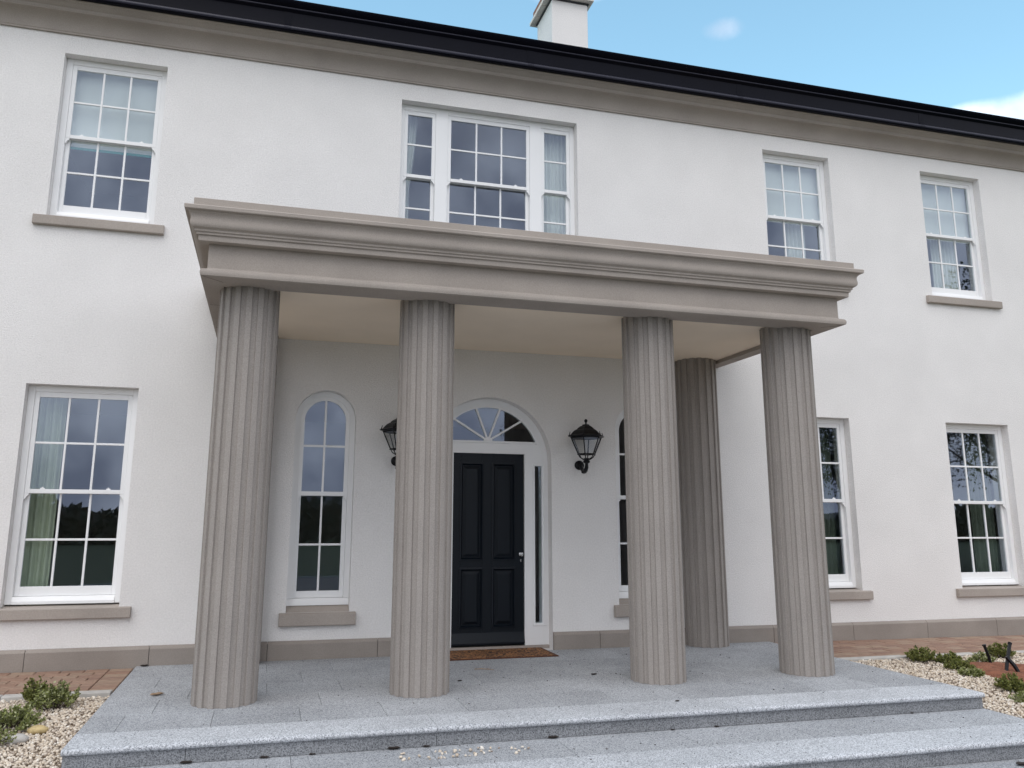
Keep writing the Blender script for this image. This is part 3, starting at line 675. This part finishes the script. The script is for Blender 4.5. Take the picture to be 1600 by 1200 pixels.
# architrave bead + soffit
ent = sweep([(-.117, 3.300), (-.117, 3.243), (.030, 3.243), (.034, 3.247), (.0455, 3.2475), (.0455, 3.2515), (.0505, 3.262), (.0505, 3.279), (.044, 3.295), (.034, 3.302), (.010, 3.3045), (.0, 3.321), (.0, 3.330), (-.117, 3.330)], 'architrave', M['stone'], True)
fz = sweep([(-.117, 3.3302), (.0, 3.3302), (.0, 3.516), (-.117, 3.516)], 'frieze', M['stone'], True)
pr = [(-.117, 3.5162), (.074, 3.5162), (.076, 3.519), (.078, 3.562), (.092, 3.563), (.0935, 3.568), (.0935, 3.580), (.105, 3.584), (.1065, 3.588), (.1065, 3.600), (.112, 3.604)]
pr += [(.128, 3.612), (.137, 3.623), (.1415, 3.638), (.1415, 3.655), (.138, 3.672), (.137, 3.690), (.140, 3.705), (.148, 3.717), (.158, 3.7245), (.160, 3.733), (.181, 3.7345), (.186, 3.740), (.1875, 3.765), (.182, 3.7725), (-.117, 3.7735)]
cor = sweep(pr, 'cornice', M['stone'], True, autosm=24)
blk = sweep([(-.117, 3.7738), (.125, 3.7738), (.125, 3.846), (.122, 3.849), (-.117, 3.849)], 'blocking_course', M['stone'], True)
# joint lines in the soffit stones
for sx in (-1, 1):
    xo, xi = PO + sx * (XF + .028), PO + sx * (XF - .116); yo, yi = YF - .028, YF + .116
    MB().prism([(xo, yo), (xo - sx * .004, yo), (xi - sx * .004, yi), (xi, yi)], 'z', 3.2415, 3.2428).build('soffit_joint', M['joint'], ent)
    for yj in (-1.45, -.55): MB().box(*sorted((xo, xi)), yj - .0015, yj + .0015, 3.2415, 3.2428).build('soffit_joint', M['joint'], ent)
MB().box(PO - XF + .117, PO + XF - .117, YF + .117 - .0005 + .0, YF + .25, 3.2425, 3.30).build('soffit_stone', M['stone'], house)
MB().box(PO - XF + .1172, PO + XF - .1172, YF + .1172 + .133, -.0008, ZCEIL, 3.33).build('porch_ceiling', M['ceil'], house)
MB().box(PO - XF + .118, PO + XF - .118, YF + .118, -.0008, 3.70, 3.80).build('porch_roof', M['slate'], house)

# ------------------------------------------------------------------ wall lanterns
def lantern(x, label):
    t = tag(empty('wall_lantern', (x, 0, 2.0)), label, 'lantern', 'black lanterns beside the front door')
    c = (0, -.235, 0)
    def P(b, n, mt=M['black'], **k): return b.build(n, mt, t, **k)
    disc = MB().lathe([(.0, 0), (.056, 0), (.058, .008), (.05, .016), (.03, .024), (.0, .027)], (0, 0, 0), 20)
    d = P(disc, 'wall_plate', autosm=35); d.rotation_euler = (PI / 2, 0, 0); d.location = (0, -.001, .005)
    arm = MB().tube([(0, -.02, .005), (0, -.06, -.015), (0, -.10, -.055), (0, -.15, -.082), (0, -.20, -.070), (0, -.232, -.035), (0, -.235, .02)], [.020, .021, .022, .024, .024, .021, .017], 12)
    arm.tube([(0, -.05, .0), (0, -.075, .03), (0, -.055, .05), (0, -.035, .035)], [.010, .009, .008, .006], 8)
    arm.lathe([(.0, -.02), (.026, -.014), (.032, .0), (.026, .014), (.0, .02)], (0, -.15, -.085), 12)
    P(arm, 'bracket', autosm=50)
    P(MB().lathe([(.0, 0), (.022, 0), (.036, .012), (.038, .028), (.026, .040), (.026, .055), (.040, .062), (.0, .064)], (0, -.235, .012), 18), 'lamp_holder', autosm=40)
    fr = MB(); zr, ze, rb, re = .122, .318, .098, .178
    for i in range(6):
        a = PI / 3 * i; b2 = PI / 3 * (i + 1)
        q = lambda r, a_, z: (r * math.cos(a_), -.235 + r * math.sin(a_), z)
        fr.tube([q(rb, a, zr), q(re, a, ze)], .0065, 6)
        fr.tube([q(rb, a, zr), q(rb, b2, zr)], .0075, 6)
        fr.tube([q(re, a, ze), q(re, b2, ze)], .008, 6)
        fr.tube([q(rb, a, zr), q(rb * .8, a, .085), q(.034, a, .055)], [.006, .0055, .006], 6)
        fr.tube([q(.198, a, .335), q(.196, a, .352), q(.188, a, .385)], [.008, .006, .003], 6)
        fr.lathe([(.0, -.004), (.008, 0), (.0, .008)], q(rb + .006, a, zr - .008), 6)
    P(fr, 'cage')
    for i in range(6):
        a = PI / 3 * i; b2 = PI / 3 * (i + 1)
        q = lambda r, a_, z: Vector((r * math.cos(a_), -.235 + r * math.sin(a_), z))
        A, B_, C_, D_ = q(rb * .97, a, zr), q(rb * .97, b2, zr), q(re * .97, b2, ze), q(re * .97, a, ze)
        nrm = (B_ - A).cross(D_ - A).normalized() * .002
        MB().add([A, B_, C_, D_, A - nrm, B_ - nrm, C_ - nrm, D_ - nrm], [(0,1,2,3),(4,7,6,5),(0,4,5,1),(1,5,6,2),(2,6,7,3),(3,7,4,0)]).build('lantern_pane', M['lantern_glass'], t)
    rf = MB(); prof = [(.175, .318), (.214, .330), (.216, .338), (.196, .343), (.182, .352), (.165, .375), (.142, .400), (.118, .415), (.106, .419), (.102, .428), (.080, .447), (.062, .459), (.045, .463), (.045, .474), (.030, .480), (.012, .484)]
    rf.lathe(prof, (0, -.235, 0), 6); P(rf, 'lantern_roof', autosm=20)
    P(MB().lathe([(.009, .482), (.008, .492), (.013, .497), (.008, .502), (.017, .514), (.020, .526), (.014, .538), (.004, .546)], (0, -.235, 0), 14), 'finial', autosm=60)
    t.scale = (1.02, 1.0, .94)
    return t
lantern(1.112, 'black hexagonal wall lantern on curved bracket, right of the front door')
lantern(-1.0, 'black hexagonal wall lantern left of the front door, half behind a column')
# ------------------------------------------------------------------ door mat
mt_ = tag(empty('doormat', (.08, -.17, 0)), 'brown coir doormat with dark scroll pattern before the front door', 'doormat')
MB().box(-.565, .565, -.275, .285, .001, .012).build('mat_pile', M['mat'], mt_, bevel=.003)
b = MB().box(-.595, .595, -.300, -.2755, .001, .010).box(-.595, .595, .2855, .310, .001, .010).box(-.595, -.5655, -.2755, .2855, .001, .010).box(.5655, .595, -.2755, .2855, .001, .010)
b.build('mat_border', M['mat_edge'], mt_)
# ------------------------------------------------------------------ blinds and curtains behind the glass
def blind(xc, z0, z1, label, hem=None, wd=.94):
    t = tag(empty('roller_blind', (xc, .225, z1)), label, 'blind')
    MB().box(-wd/2, wd/2, -.001, .001, z0 - z1, 0).build('blind_cloth', M['blind'], t)
    MB().tube([(-wd/2, .024, .02), (wd/2, .024, .02)], .022, 12).build('blind_roller', M['paint'], t)
    MB().box(-wd/2, wd/2, -.008, .008, z0 - z1 - .028, z0 - z1 - .001).build('blind_bar', hem or M['paint'], t)
blind(WC[0], 5.30, 6.22, 'white blind with teal bottom bar in the upper window left of the porch', M['teal'])
blind(WC[1], 5.37, 6.22, 'white blind half down in the upper window above the right end of the porch roof')
blind(WC[2], 5.37, 6.22, 'white blind half down in the rightmost upper window')
def curtain(x0, x1, z0, z1, y, mt, label, amp=.022, n=None, tie=None, group=None):
    n = n or max(3, int((x1 - x0) / .06)); nx = n * 8 + 1; nz = 14; vs = []; xm = x0 if tie and tie[0] == 'L' else x1
    ph = random.random() * 6
    for k in range(nz + 1):
        f_ = k / nz; z = z1 + (z0 - z1) * f_
        for i in range(nx):
            u = i / (nx - 1); x = x0 + (x1 - x0) * u
            if tie: wv = 1 - (1 - tie[1]) * min(1, f_ / tie[2]) ** 1.5; x = xm + (x - xm) * wv
            vs.append((x, y + amp * math.sin(2 * PI * n * u + ph + .5 * math.sin(3 * f_ + u * 5)) * (1 + .3 * math.sin(u * 17 + f_ * 2)), z))
    fs = [(k*nx+i, k*nx+i+1, (k+1)*nx+i+1, (k+1)*nx+i) for k in range(nz) for i in range(nx - 1)]
    o = MB().add(vs, fs).build('curtain', mt, None, smooth=True, origin=((x0 + x1) / 2, y, z0)); so_ = o.modifiers.new('thickness', 'SOLIDIFY'); so_.thickness = .003
    tag(o, label, 'curtain', group); return o
curtain(-.99, -.80, 4.3, 6.25, .33, M['curtain'], 'pale curtain drawn to the left side of the triple window over the porch', tie=('L', .55, .5))
curtain(.70, 1.12, 4.3, 6.25, .33, M['curtain'], 'pale pleated curtain across the right light of the triple window', amp=.02, n=8)
curtain(WC[1] + .02, WC[1] + .33, 4.3, 6.25, .38, M['curtain'], 'pale curtain below the blind in the upper window at the porch end')
curtain(WC[2] - .12, WC[2] + .36, 4.3, 6.25, .38, M['curtain'], 'pale curtain in the middle of the rightmost upper window')
curtain(WC[0] - .46, WC[0] - .20, .1, 2.7, .33, M['curtain_green'], 'pale green curtain at the left side of the lower left window')
curtain(WC[1] - .46, WC[1] + .48, .1, 2.7, .36, M['curtain_dark'], 'dark green curtain across the lower window behind the rightmost column', n=12)
curtain(WC[2] + .12, WC[2] + .48, .1, 2.7, .36, M['curtain_dark'], 'dark curtain at the right side of the rightmost lower window')
curtain(WC[2] - .48, WC[2] - .27, .1, 2.7, .36, M['beige'], 'beige cloth standing in for the wall and frame at the left side of the rightmost lower window')  # stands in for the beige wall and frame inside, drawn as pleated cloth

# ------------------------------------------------------------------ plants
def leaves_mesh(P, Nn, size, asp=2.4):
    n = len(P); Nn = Nn / np.linalg.norm(Nn, axis=1, keepdims=True)
    t1 = RNG.normal(size=(n, 3)); t1 -= (t1 * Nn).sum(1, keepdims=True) * Nn; t1 /= np.linalg.norm(t1, axis=1, keepdims=True)
    L_ = size * RNG.uniform(.7, 1.3, (n, 1)); W_ = L_ / asp
    base = P; tip = P + Nn * L_; mid = P + Nn * L_ * .5; dr_ = np.cross(Nn, t1) * L_ * .12
    V = np.stack([base, mid + t1 * W_ * .5 + dr_, tip, mid - t1 * W_ * .5 + dr_, mid - dr_ * .6], 1)
    k = 5 * np.arange(n)[:, None]
    Fc = np.concatenate([k + np.array([[0, 1, 4]]), k + np.array([[1, 2, 4]]), k + np.array([[2, 3, 4]]), k + np.array([[3, 0, 4]])], 0)
    return V.reshape(-1, 3), Fc
def shrub(x, y, w_, h, label, mt='leaf', ns=60, leaf=.020, sub_group=None, cat='shrub', z=None, seed=0):
    rs = np.random.default_rng(seed + 11)
    t = tag(empty('shrub', (x, y, (gz(y) if z is None else z) - .005)), label, cat, sub_group)
    st = MB(); P = []; D = []
    for i in range(ns):
        a = rs.uniform(0, 2 * PI); lean = rs.uniform(.05, 1.0) ** .7; top = np.array([math.cos(a) * lean * w_ / 2, math.sin(a) * lean * w_ / 2, h * (1 - .55 * lean ** 2) * rs.uniform(.45, 1.0)])
        b0 = np.array([math.cos(a) * .15 * w_ * lean, math.sin(a) * .15 * w_ * lean, 0]); mid = (b0 + top) / 2 + np.array([top[0] * .12, top[1] * .12, h * .05])
        st.tube([b0, mid, top], [.0028, .002, .001], 4)
        nl = int(20 + 22 * rs.random())
        for k in range(nl):
            f_ = rs.uniform(.3, 1.02) ** .8; p = (1-f_)**2 * b0 + 2*f_*(1-f_) * mid + f_**2 * top
            d = (top - b0); d = d / np.linalg.norm(d); dd = d * .6 + rs.normal(size=3) * .6; P.append(p + rs.normal(size=3) * .003); D.append(dd)
    V, Fc = leaves_mesh(np.array(P), np.array(D), leaf * 1.15, 1.7)
    st.build('stem', M['bark'], t); bulk('foliage', V, Fc, M[mt], t)
    return t
shrub(-3.80, -1.60, 0.361, 0.221, 'small green and cream shrub nearest the platform in the left bed', 'leaf_light', 60, seed=1)
shrub(-3.97, -1.40, 0.228, 0.248, 'dark green shrub beside the kerb in the left bed', 'leaf', 40, seed=2)
shrub(-3.98, -2.06, 0.475, 0.156, 'spreading olive shrub in the middle of the left bed', 'leaf_light', 75, seed=3)
shrub(-4.10, -2.50, 0.570, 0.184, 'spreading green shrub at the left edge of the picture', 'leaf_light', 80, seed=4)
shrub(-4.62, -1.15, 0.285, 0.276, 'clipped green plant beyond the kerb at the left edge', 'leaf', 40, seed=5, z=0)
shrub(4.30, -1.46, 0.344, 0.160, 'leftmost green shrub in the right gravel bed', 'leaf', 70, seed=6)
shrub(4.40, -1.86, 0.292, 0.120, 'low green shrub just in front of the leftmost one in the right bed', 'leaf', 50, seed=7)
shrub(4.30, -2.10, 0.224, 0.096, 'small low grey-green shrub nearest the granite platform on the right', 'leaf_light', 36, seed=8)
shrub(4.90, -1.62, 0.292, 0.112, 'sparse reddish green shrub behind the low ones in the right bed', 'leaf_light', 30, seed=9)
shrub(5.30, -1.48, 0.292, 0.176, 'round green shrub behind the single black stake', 'leaf', 60, seed=10)
shrub(6.00, -1.52, 0.344, 0.192, 'green shrub behind the crossed black stakes', 'leaf', 50, seed=11)
shrub(4.18, -2.66, 0.292, 0.160, 'dense dark green shrub in front of the terracotta mound', 'leaf', 75, seed=12)
shrub(3.98, -3.02, 0.292, 0.096, 'low reddish green shrub at the right edge of the picture', 'leaf_light', 40, seed=13)
shrub(4.52, -1.60, 0.310, 0.128, 'green shrub just right of the leftmost one in the right bed', 'leaf', 55, seed=15)
# mound of bark with stakes
mb = MB(); nr = 10; ns_ = 28; vs = [(0, 0, .035)]
for r in range(1, nr + 1):
    for j in range(ns_):
        a = 2 * PI * j / ns_; rr = .46 * r / nr * (1 + .10 * math.sin(3 * a + 1) + .05 * math.sin(7 * a)); 
        vs.append((rr * math.cos(a), rr * math.sin(a), .045 * (math.sin(PI * min(1, (r / nr))) ** .8) + random.uniform(-.006, .006) - (.02 if r == nr else 0)))
fs = [(0, 1 + j, 1 + (j + 1) % ns_) for j in range(ns_)] + [(1 + (r-1)*ns_+j, 1 + r*ns_+j, 1 + r*ns_+(j+1)%ns_, 1 + (r-1)*ns_+(j+1)%ns_) for r in range(1, nr) for j in range(ns_)]
md = MB().add(vs, fs).build('bark_mound', M['rust'], None, smooth=True); md.location = (4.80, -2.08, gz(-2.08) + .004); md.rotation_euler[0] = math.atan(.052); tag(md, 'rusty terracotta ring of soil round the black stakes', 'soil mound')
def stake(p0, p1, label):
    b = MB(); d = Vector(p1) - Vector(p0)
    b.tube([(0, 0, -.04), tuple(d * .5), tuple(d)], [.019, .019, .019], 4)
    b.tube([tuple(d * .96), tuple(d * 1.02)], [.021, .021], 6)
    o = b.build('stake', M['black'], None, bevel=.002); o.location = p0; tag(o, label, 'stake', 'black stakes in the bark mound'); return o
stake((4.86, -1.80, -.06), (4.80, -1.78, .15), 'single black stake leaning left, leftmost of the three')
stake((4.70, -2.10, -.07), (4.86, -2.04, .20), 'longest black stake, leaning right across the other')
stake((4.84, -2.16, -.07), (4.76, -2.08, .08), 'short black stake propped against the longest one')
# stone in the left bed
def rock(x, y, r, label, mt, sx=1.3):
    rs = np.random.default_rng(int(abs(x * 100))); b = MB(); prof = []
    for i in range(6):
        a = PI * i / 5; prof.append((max(.002, r * math.sin(a)), -r * .6 * math.cos(a)))
    b.lathe(prof, (0, 0, 0), 9); b.v = [(v[0] * sx * (1 + rs.uniform(-.12, .12)), v[1] * (1 + rs.uniform(-.12, .12)), v[2] * (1 + rs.uniform(-.15, .15))) for v in b.v]
    o = b.build('rock', mt, None, smooth=True); o.location = (x, y, gz(y) + r * .35); tag(o, label, 'stone')
rock(-3.77, -2.22, .055, 'ochre stone beside the spreading shrub in the left bed', M['ochre'])
rock(-3.86, -2.42, .060, 'flat brownish pink stone in front of the ochre stone', M['kerb'], 1.6)
# ------------------------------------------------------------------ fallen leaves and twigs
def leaf_obj(x, y, z, l, a, label, mt, name='fallen_leaf', cat='leaf', group=None, curl=.3):
    b = MB(); n = 7; vs = []
    for i in range(n):
        u = i / (n - 1); wv = l * .28 * math.sin(PI * (.06 + .9 * u)) * (1 + .2 * math.sin(9 * u + a)); zz = l * curl * (u - .5) ** 2
        for s_ in (-1, 0, 1): vs.append(((u - .5) * l, s_ * wv, zz + abs(s_) * wv * .6 + .001))
    fs = [(3*i+j, 3*i+j+1, 3*i+j+4, 3*i+j+3) for i in range(n - 1) for j in range(2)]
    o = b.add(vs, fs).build(name, mt, None, smooth=True); so_ = o.modifiers.new('t', 'SOLIDIFY'); so_.thickness = .001
    o.location = (x, y, z); o.rotation_euler[2] = a; tag(o, label, cat, group); return o
leaf_obj(-3.08, -1.535, .002, .11, .5, 'pale curled leaf on the granite left of the leftmost column', M['tan'])
leaf_obj(-3.36, -.075, .002, .08, .2, 'dark leaf against the plinth at the left end of the platform', M['dead'])
LB = 'dark fallen leaf on the second step against the riser'
LBS = ['leftmost dark leaf at the foot of the top riser, below the leftmost column', 'dark leaf at the riser foot just right of the leftmost column', 'small dark leaf at the riser foot between two longer leaves',
 'longest dark leaf at the riser foot, left of the second column', 'small dark leaf at the riser joint below the second column', 'dark leaf at the foot of the top riser below the doormat', 'tiny dark leaf at the foot of the top riser left of the third column', 'small dark leaf at the foot of the top riser below the third column']
for k, (x, l_) in enumerate([(-2.72, .075), (-2.25, .06), (-1.95, .045), (-1.42, .085), (-1.2, .05), (-.30, .08), (.62, .035), (.98, .045)]):
    leaf_obj(x, -3.10, -H1 + .001, l_, random.uniform(-.15, .15), LBS[k], M['dead'], group='dark leaves along the foot of the top riser')
leaf_obj(2.72, -3.10, -H1 + .002, .04, .3, 'dark leaf at the foot of the top riser below the rightmost column', M['dead'], group='dark leaves along the foot of the top riser')
leaf_obj(.83, -2.78, .002, .045, .3, 'dark leaf on the platform edge in front of the third column', M['dead'])
leaf_obj(.63, -1.55, .002, .06, .1, 'dark leaf left of the third column', M['dead'])
leaf_obj(-.62, -1.55, .002, .045, .2, 'small dark leaf right of the second column', M['dead'])
leaf_obj(3.30, -3.99 - .12, -2*H1 + .002, .11, -.4, 'larger dark leaf on the lowest tread at the right', M['dead'])
leaf_obj(2.72, -4.10, -2*H1 + .002, .10, -.2, 'dark leaf on the lowest tread at the right', M['dead'])
tw = MB().tube([(0, 0, .006), (.06, -.03, .012), (.11, -.04, .008), (.17, -.085, .006)], [.003, .004, .003, .002], 6).tube([(.11, -.04, .008), (.15, -.035, .02)], [.002, .001], 5)
o = tw.build('twig', M['tan'], None); o.location = (-.36, -1.02, 0); tag(o, 'bent dry twig on the granite in front of the doormat', 'twig')
# crumbs of leaf litter
n_ = 420; xs = RNG.uniform(-3.3, 3.35, n_); ys = -3.0 + 2.9 * RNG.random(n_) ** 1.0
w_ = np.exp(-((xs - .55) / 1.1) ** 2) * .8 + .2; keep = RNG.random(n_) < w_; xs = xs[keep]; ys = ys[keep]; zs_ = np.zeros(len(xs)) + .002
xs2 = RNG.uniform(-3, 3.3, 90); ys2 = RNG.uniform(-3.9, -3.12, 90); xs = np.r_[xs, xs2]; ys = np.r_[ys, ys2]; zs_ = np.r_[zs_, np.full(90, -H1 + .002)]
Pp = np.stack([xs, ys, zs_], 1); Dd = RNG.normal(size=(len(xs), 3)); Dd[:, 2] = np.abs(Dd[:, 2]) * .15
V, Fc = leaves_mesh(Pp, Dd, .017, 2.6)
tag(bulk('leaf_litter', V, Fc, M['dead']), 'dark crumbs of leaf litter scattered over the granite', 'leaf litter', kind='stuff')
Vp, Fp = pebbles(46, -1.42, -.55, -3.42, -3.22, .007, .014, zf=lambda x, y: np.full(len(x), -H1 + .004))
tag(bulk('stray_pebbles', Vp, Fp, M['pebble'], smooth=True), 'stray pebbles on the second step in front of the second column', 'pebbles', kind='stuff')

# ------------------------------------------------------------------ what the windows reflect: trees, woodland, hills across the lawn
def blob_leaves(c, r, n, size):
    d = RNG.normal(size=(n, 3)); d /= np.linalg.norm(d, axis=1, keepdims=True); rr = RNG.random((n, 1)) ** .45
    P = np.array(c) + d * rr * np.array(r); return leaves_mesh(P, d + RNG.normal(size=(n, 3)) * .6, size, 1.6)
def tree(x, y, h, r, label, group=None, dens=900, size=.22):
    t = tag(empty('tree', (x, y, -.4)), label, 'tree', group)
    tr = MB(); tr.tube([(0, 0, -.1), (.05, .03, h * .25), (-.06, .05, h * .55), (0, 0, h * .92)], [h * .03, h * .022, h * .013, .02], 8)
    Vs = []; Fs = []; k0 = 0
    for i in range(16):
        a = random.uniform(0, 2 * PI); z0 = h * random.uniform(.22, .75); ln_ = r * (1.1 - .55 * z0 / h) * random.uniform(.7, 1.1)
        p1 = (math.cos(a) * ln_ * .5, math.sin(a) * ln_ * .5, z0 + ln_ * .35); p2 = (math.cos(a) * ln_, math.sin(a) * ln_, z0 + ln_ * .8)
        tr.tube([(0, 0, z0), p1, p2], [h * .009, h * .005, .012], 5)
        for j in range(5):
            q = Vector(p1).lerp(Vector(p2), random.random()); e_ = q + Vector((random.uniform(-1, 1), random.uniform(-1, 1), random.uniform(.2, 1))) * ln_ * .45
            tr.tube([tuple(q), tuple(e_)], [.014, .005], 4)
        for (cc, rr) in ((p2, ln_ * .42), (p1, ln_ * .40)):
            V, Fc = blob_leaves(cc, (rr, rr, rr * .75), dens // 32, size); Vs.append(V); Fs.append(Fc + k0); k0 += len(V)
    tr.build('trunk', M['bark'], t); bulk('crown', np.vstack(Vs), np.vstack(Fs), M['tree_leaf'], t); return t
GR = 'trees across the lawn facing the house'
for ti, (x, y, h, r, dn) in enumerate([(22, -22, 11, 4.5, 3600), (17, -27, 10, 4.0, 3400), (28, -17, 12, 5, 3600), (34, -24, 12, 5, 3000), (25, -32, 11, 4.5, 2600), (13, -33, 7, 3.2, 1500), (-24, -56, 5.0, 2.6, 1500)]):
    tree(x, y, h, r, ['broad dark tree nearest the house across the lawn, reflected in the right windows', 'dark tree behind the nearest one across the lawn', 'tall wide dark tree at the end of the row across the lawn', 'far tall dark tree behind the end of the row', 'far dark tree behind the middle of the row', 'smaller dark tree in front of the woodland strip', 'low lone dark tree at the woodland, far left of the porch'][ti], GR, dn * 6, .13)
n_ = 26000; xs = RNG.uniform(-110, 110, n_); hh = 2.6 + .5 * np.sin(xs * .21) + .5 * np.sin(xs * .57 + 1); P = np.stack([xs, -62 + RNG.uniform(-3, 3, n_), -.4 + hh * RNG.random(n_) ** .7], 1)
V, Fc = leaves_mesh(P, RNG.normal(size=(n_, 3)), .9, 1.5)
tag(bulk('woodland', V, Fc, M['tree_leaf']), 'dark strip of woodland beyond the lawn', 'woodland', kind='stuff')
hv = []; nx = 80
for i in range(nx + 1):
    x = -500 + 1000 * i / nx; hz = 9 + 4 * math.sin(x * .012) + 2 * math.sin(x * .04 + 1) + 1.0 * math.sin(x * .11)
    hv += [(x, -300, -1), (x, -360, hz), (x, -480, -1)]
fs = [(3*i+j, 3*i+j+1, 3*i+j+4, 3*i+j+3) for i in range(nx) for j in range(2)]
tag(MB().add(hv, fs).build('hills', M['hill'], None, smooth=True), kind='structure')
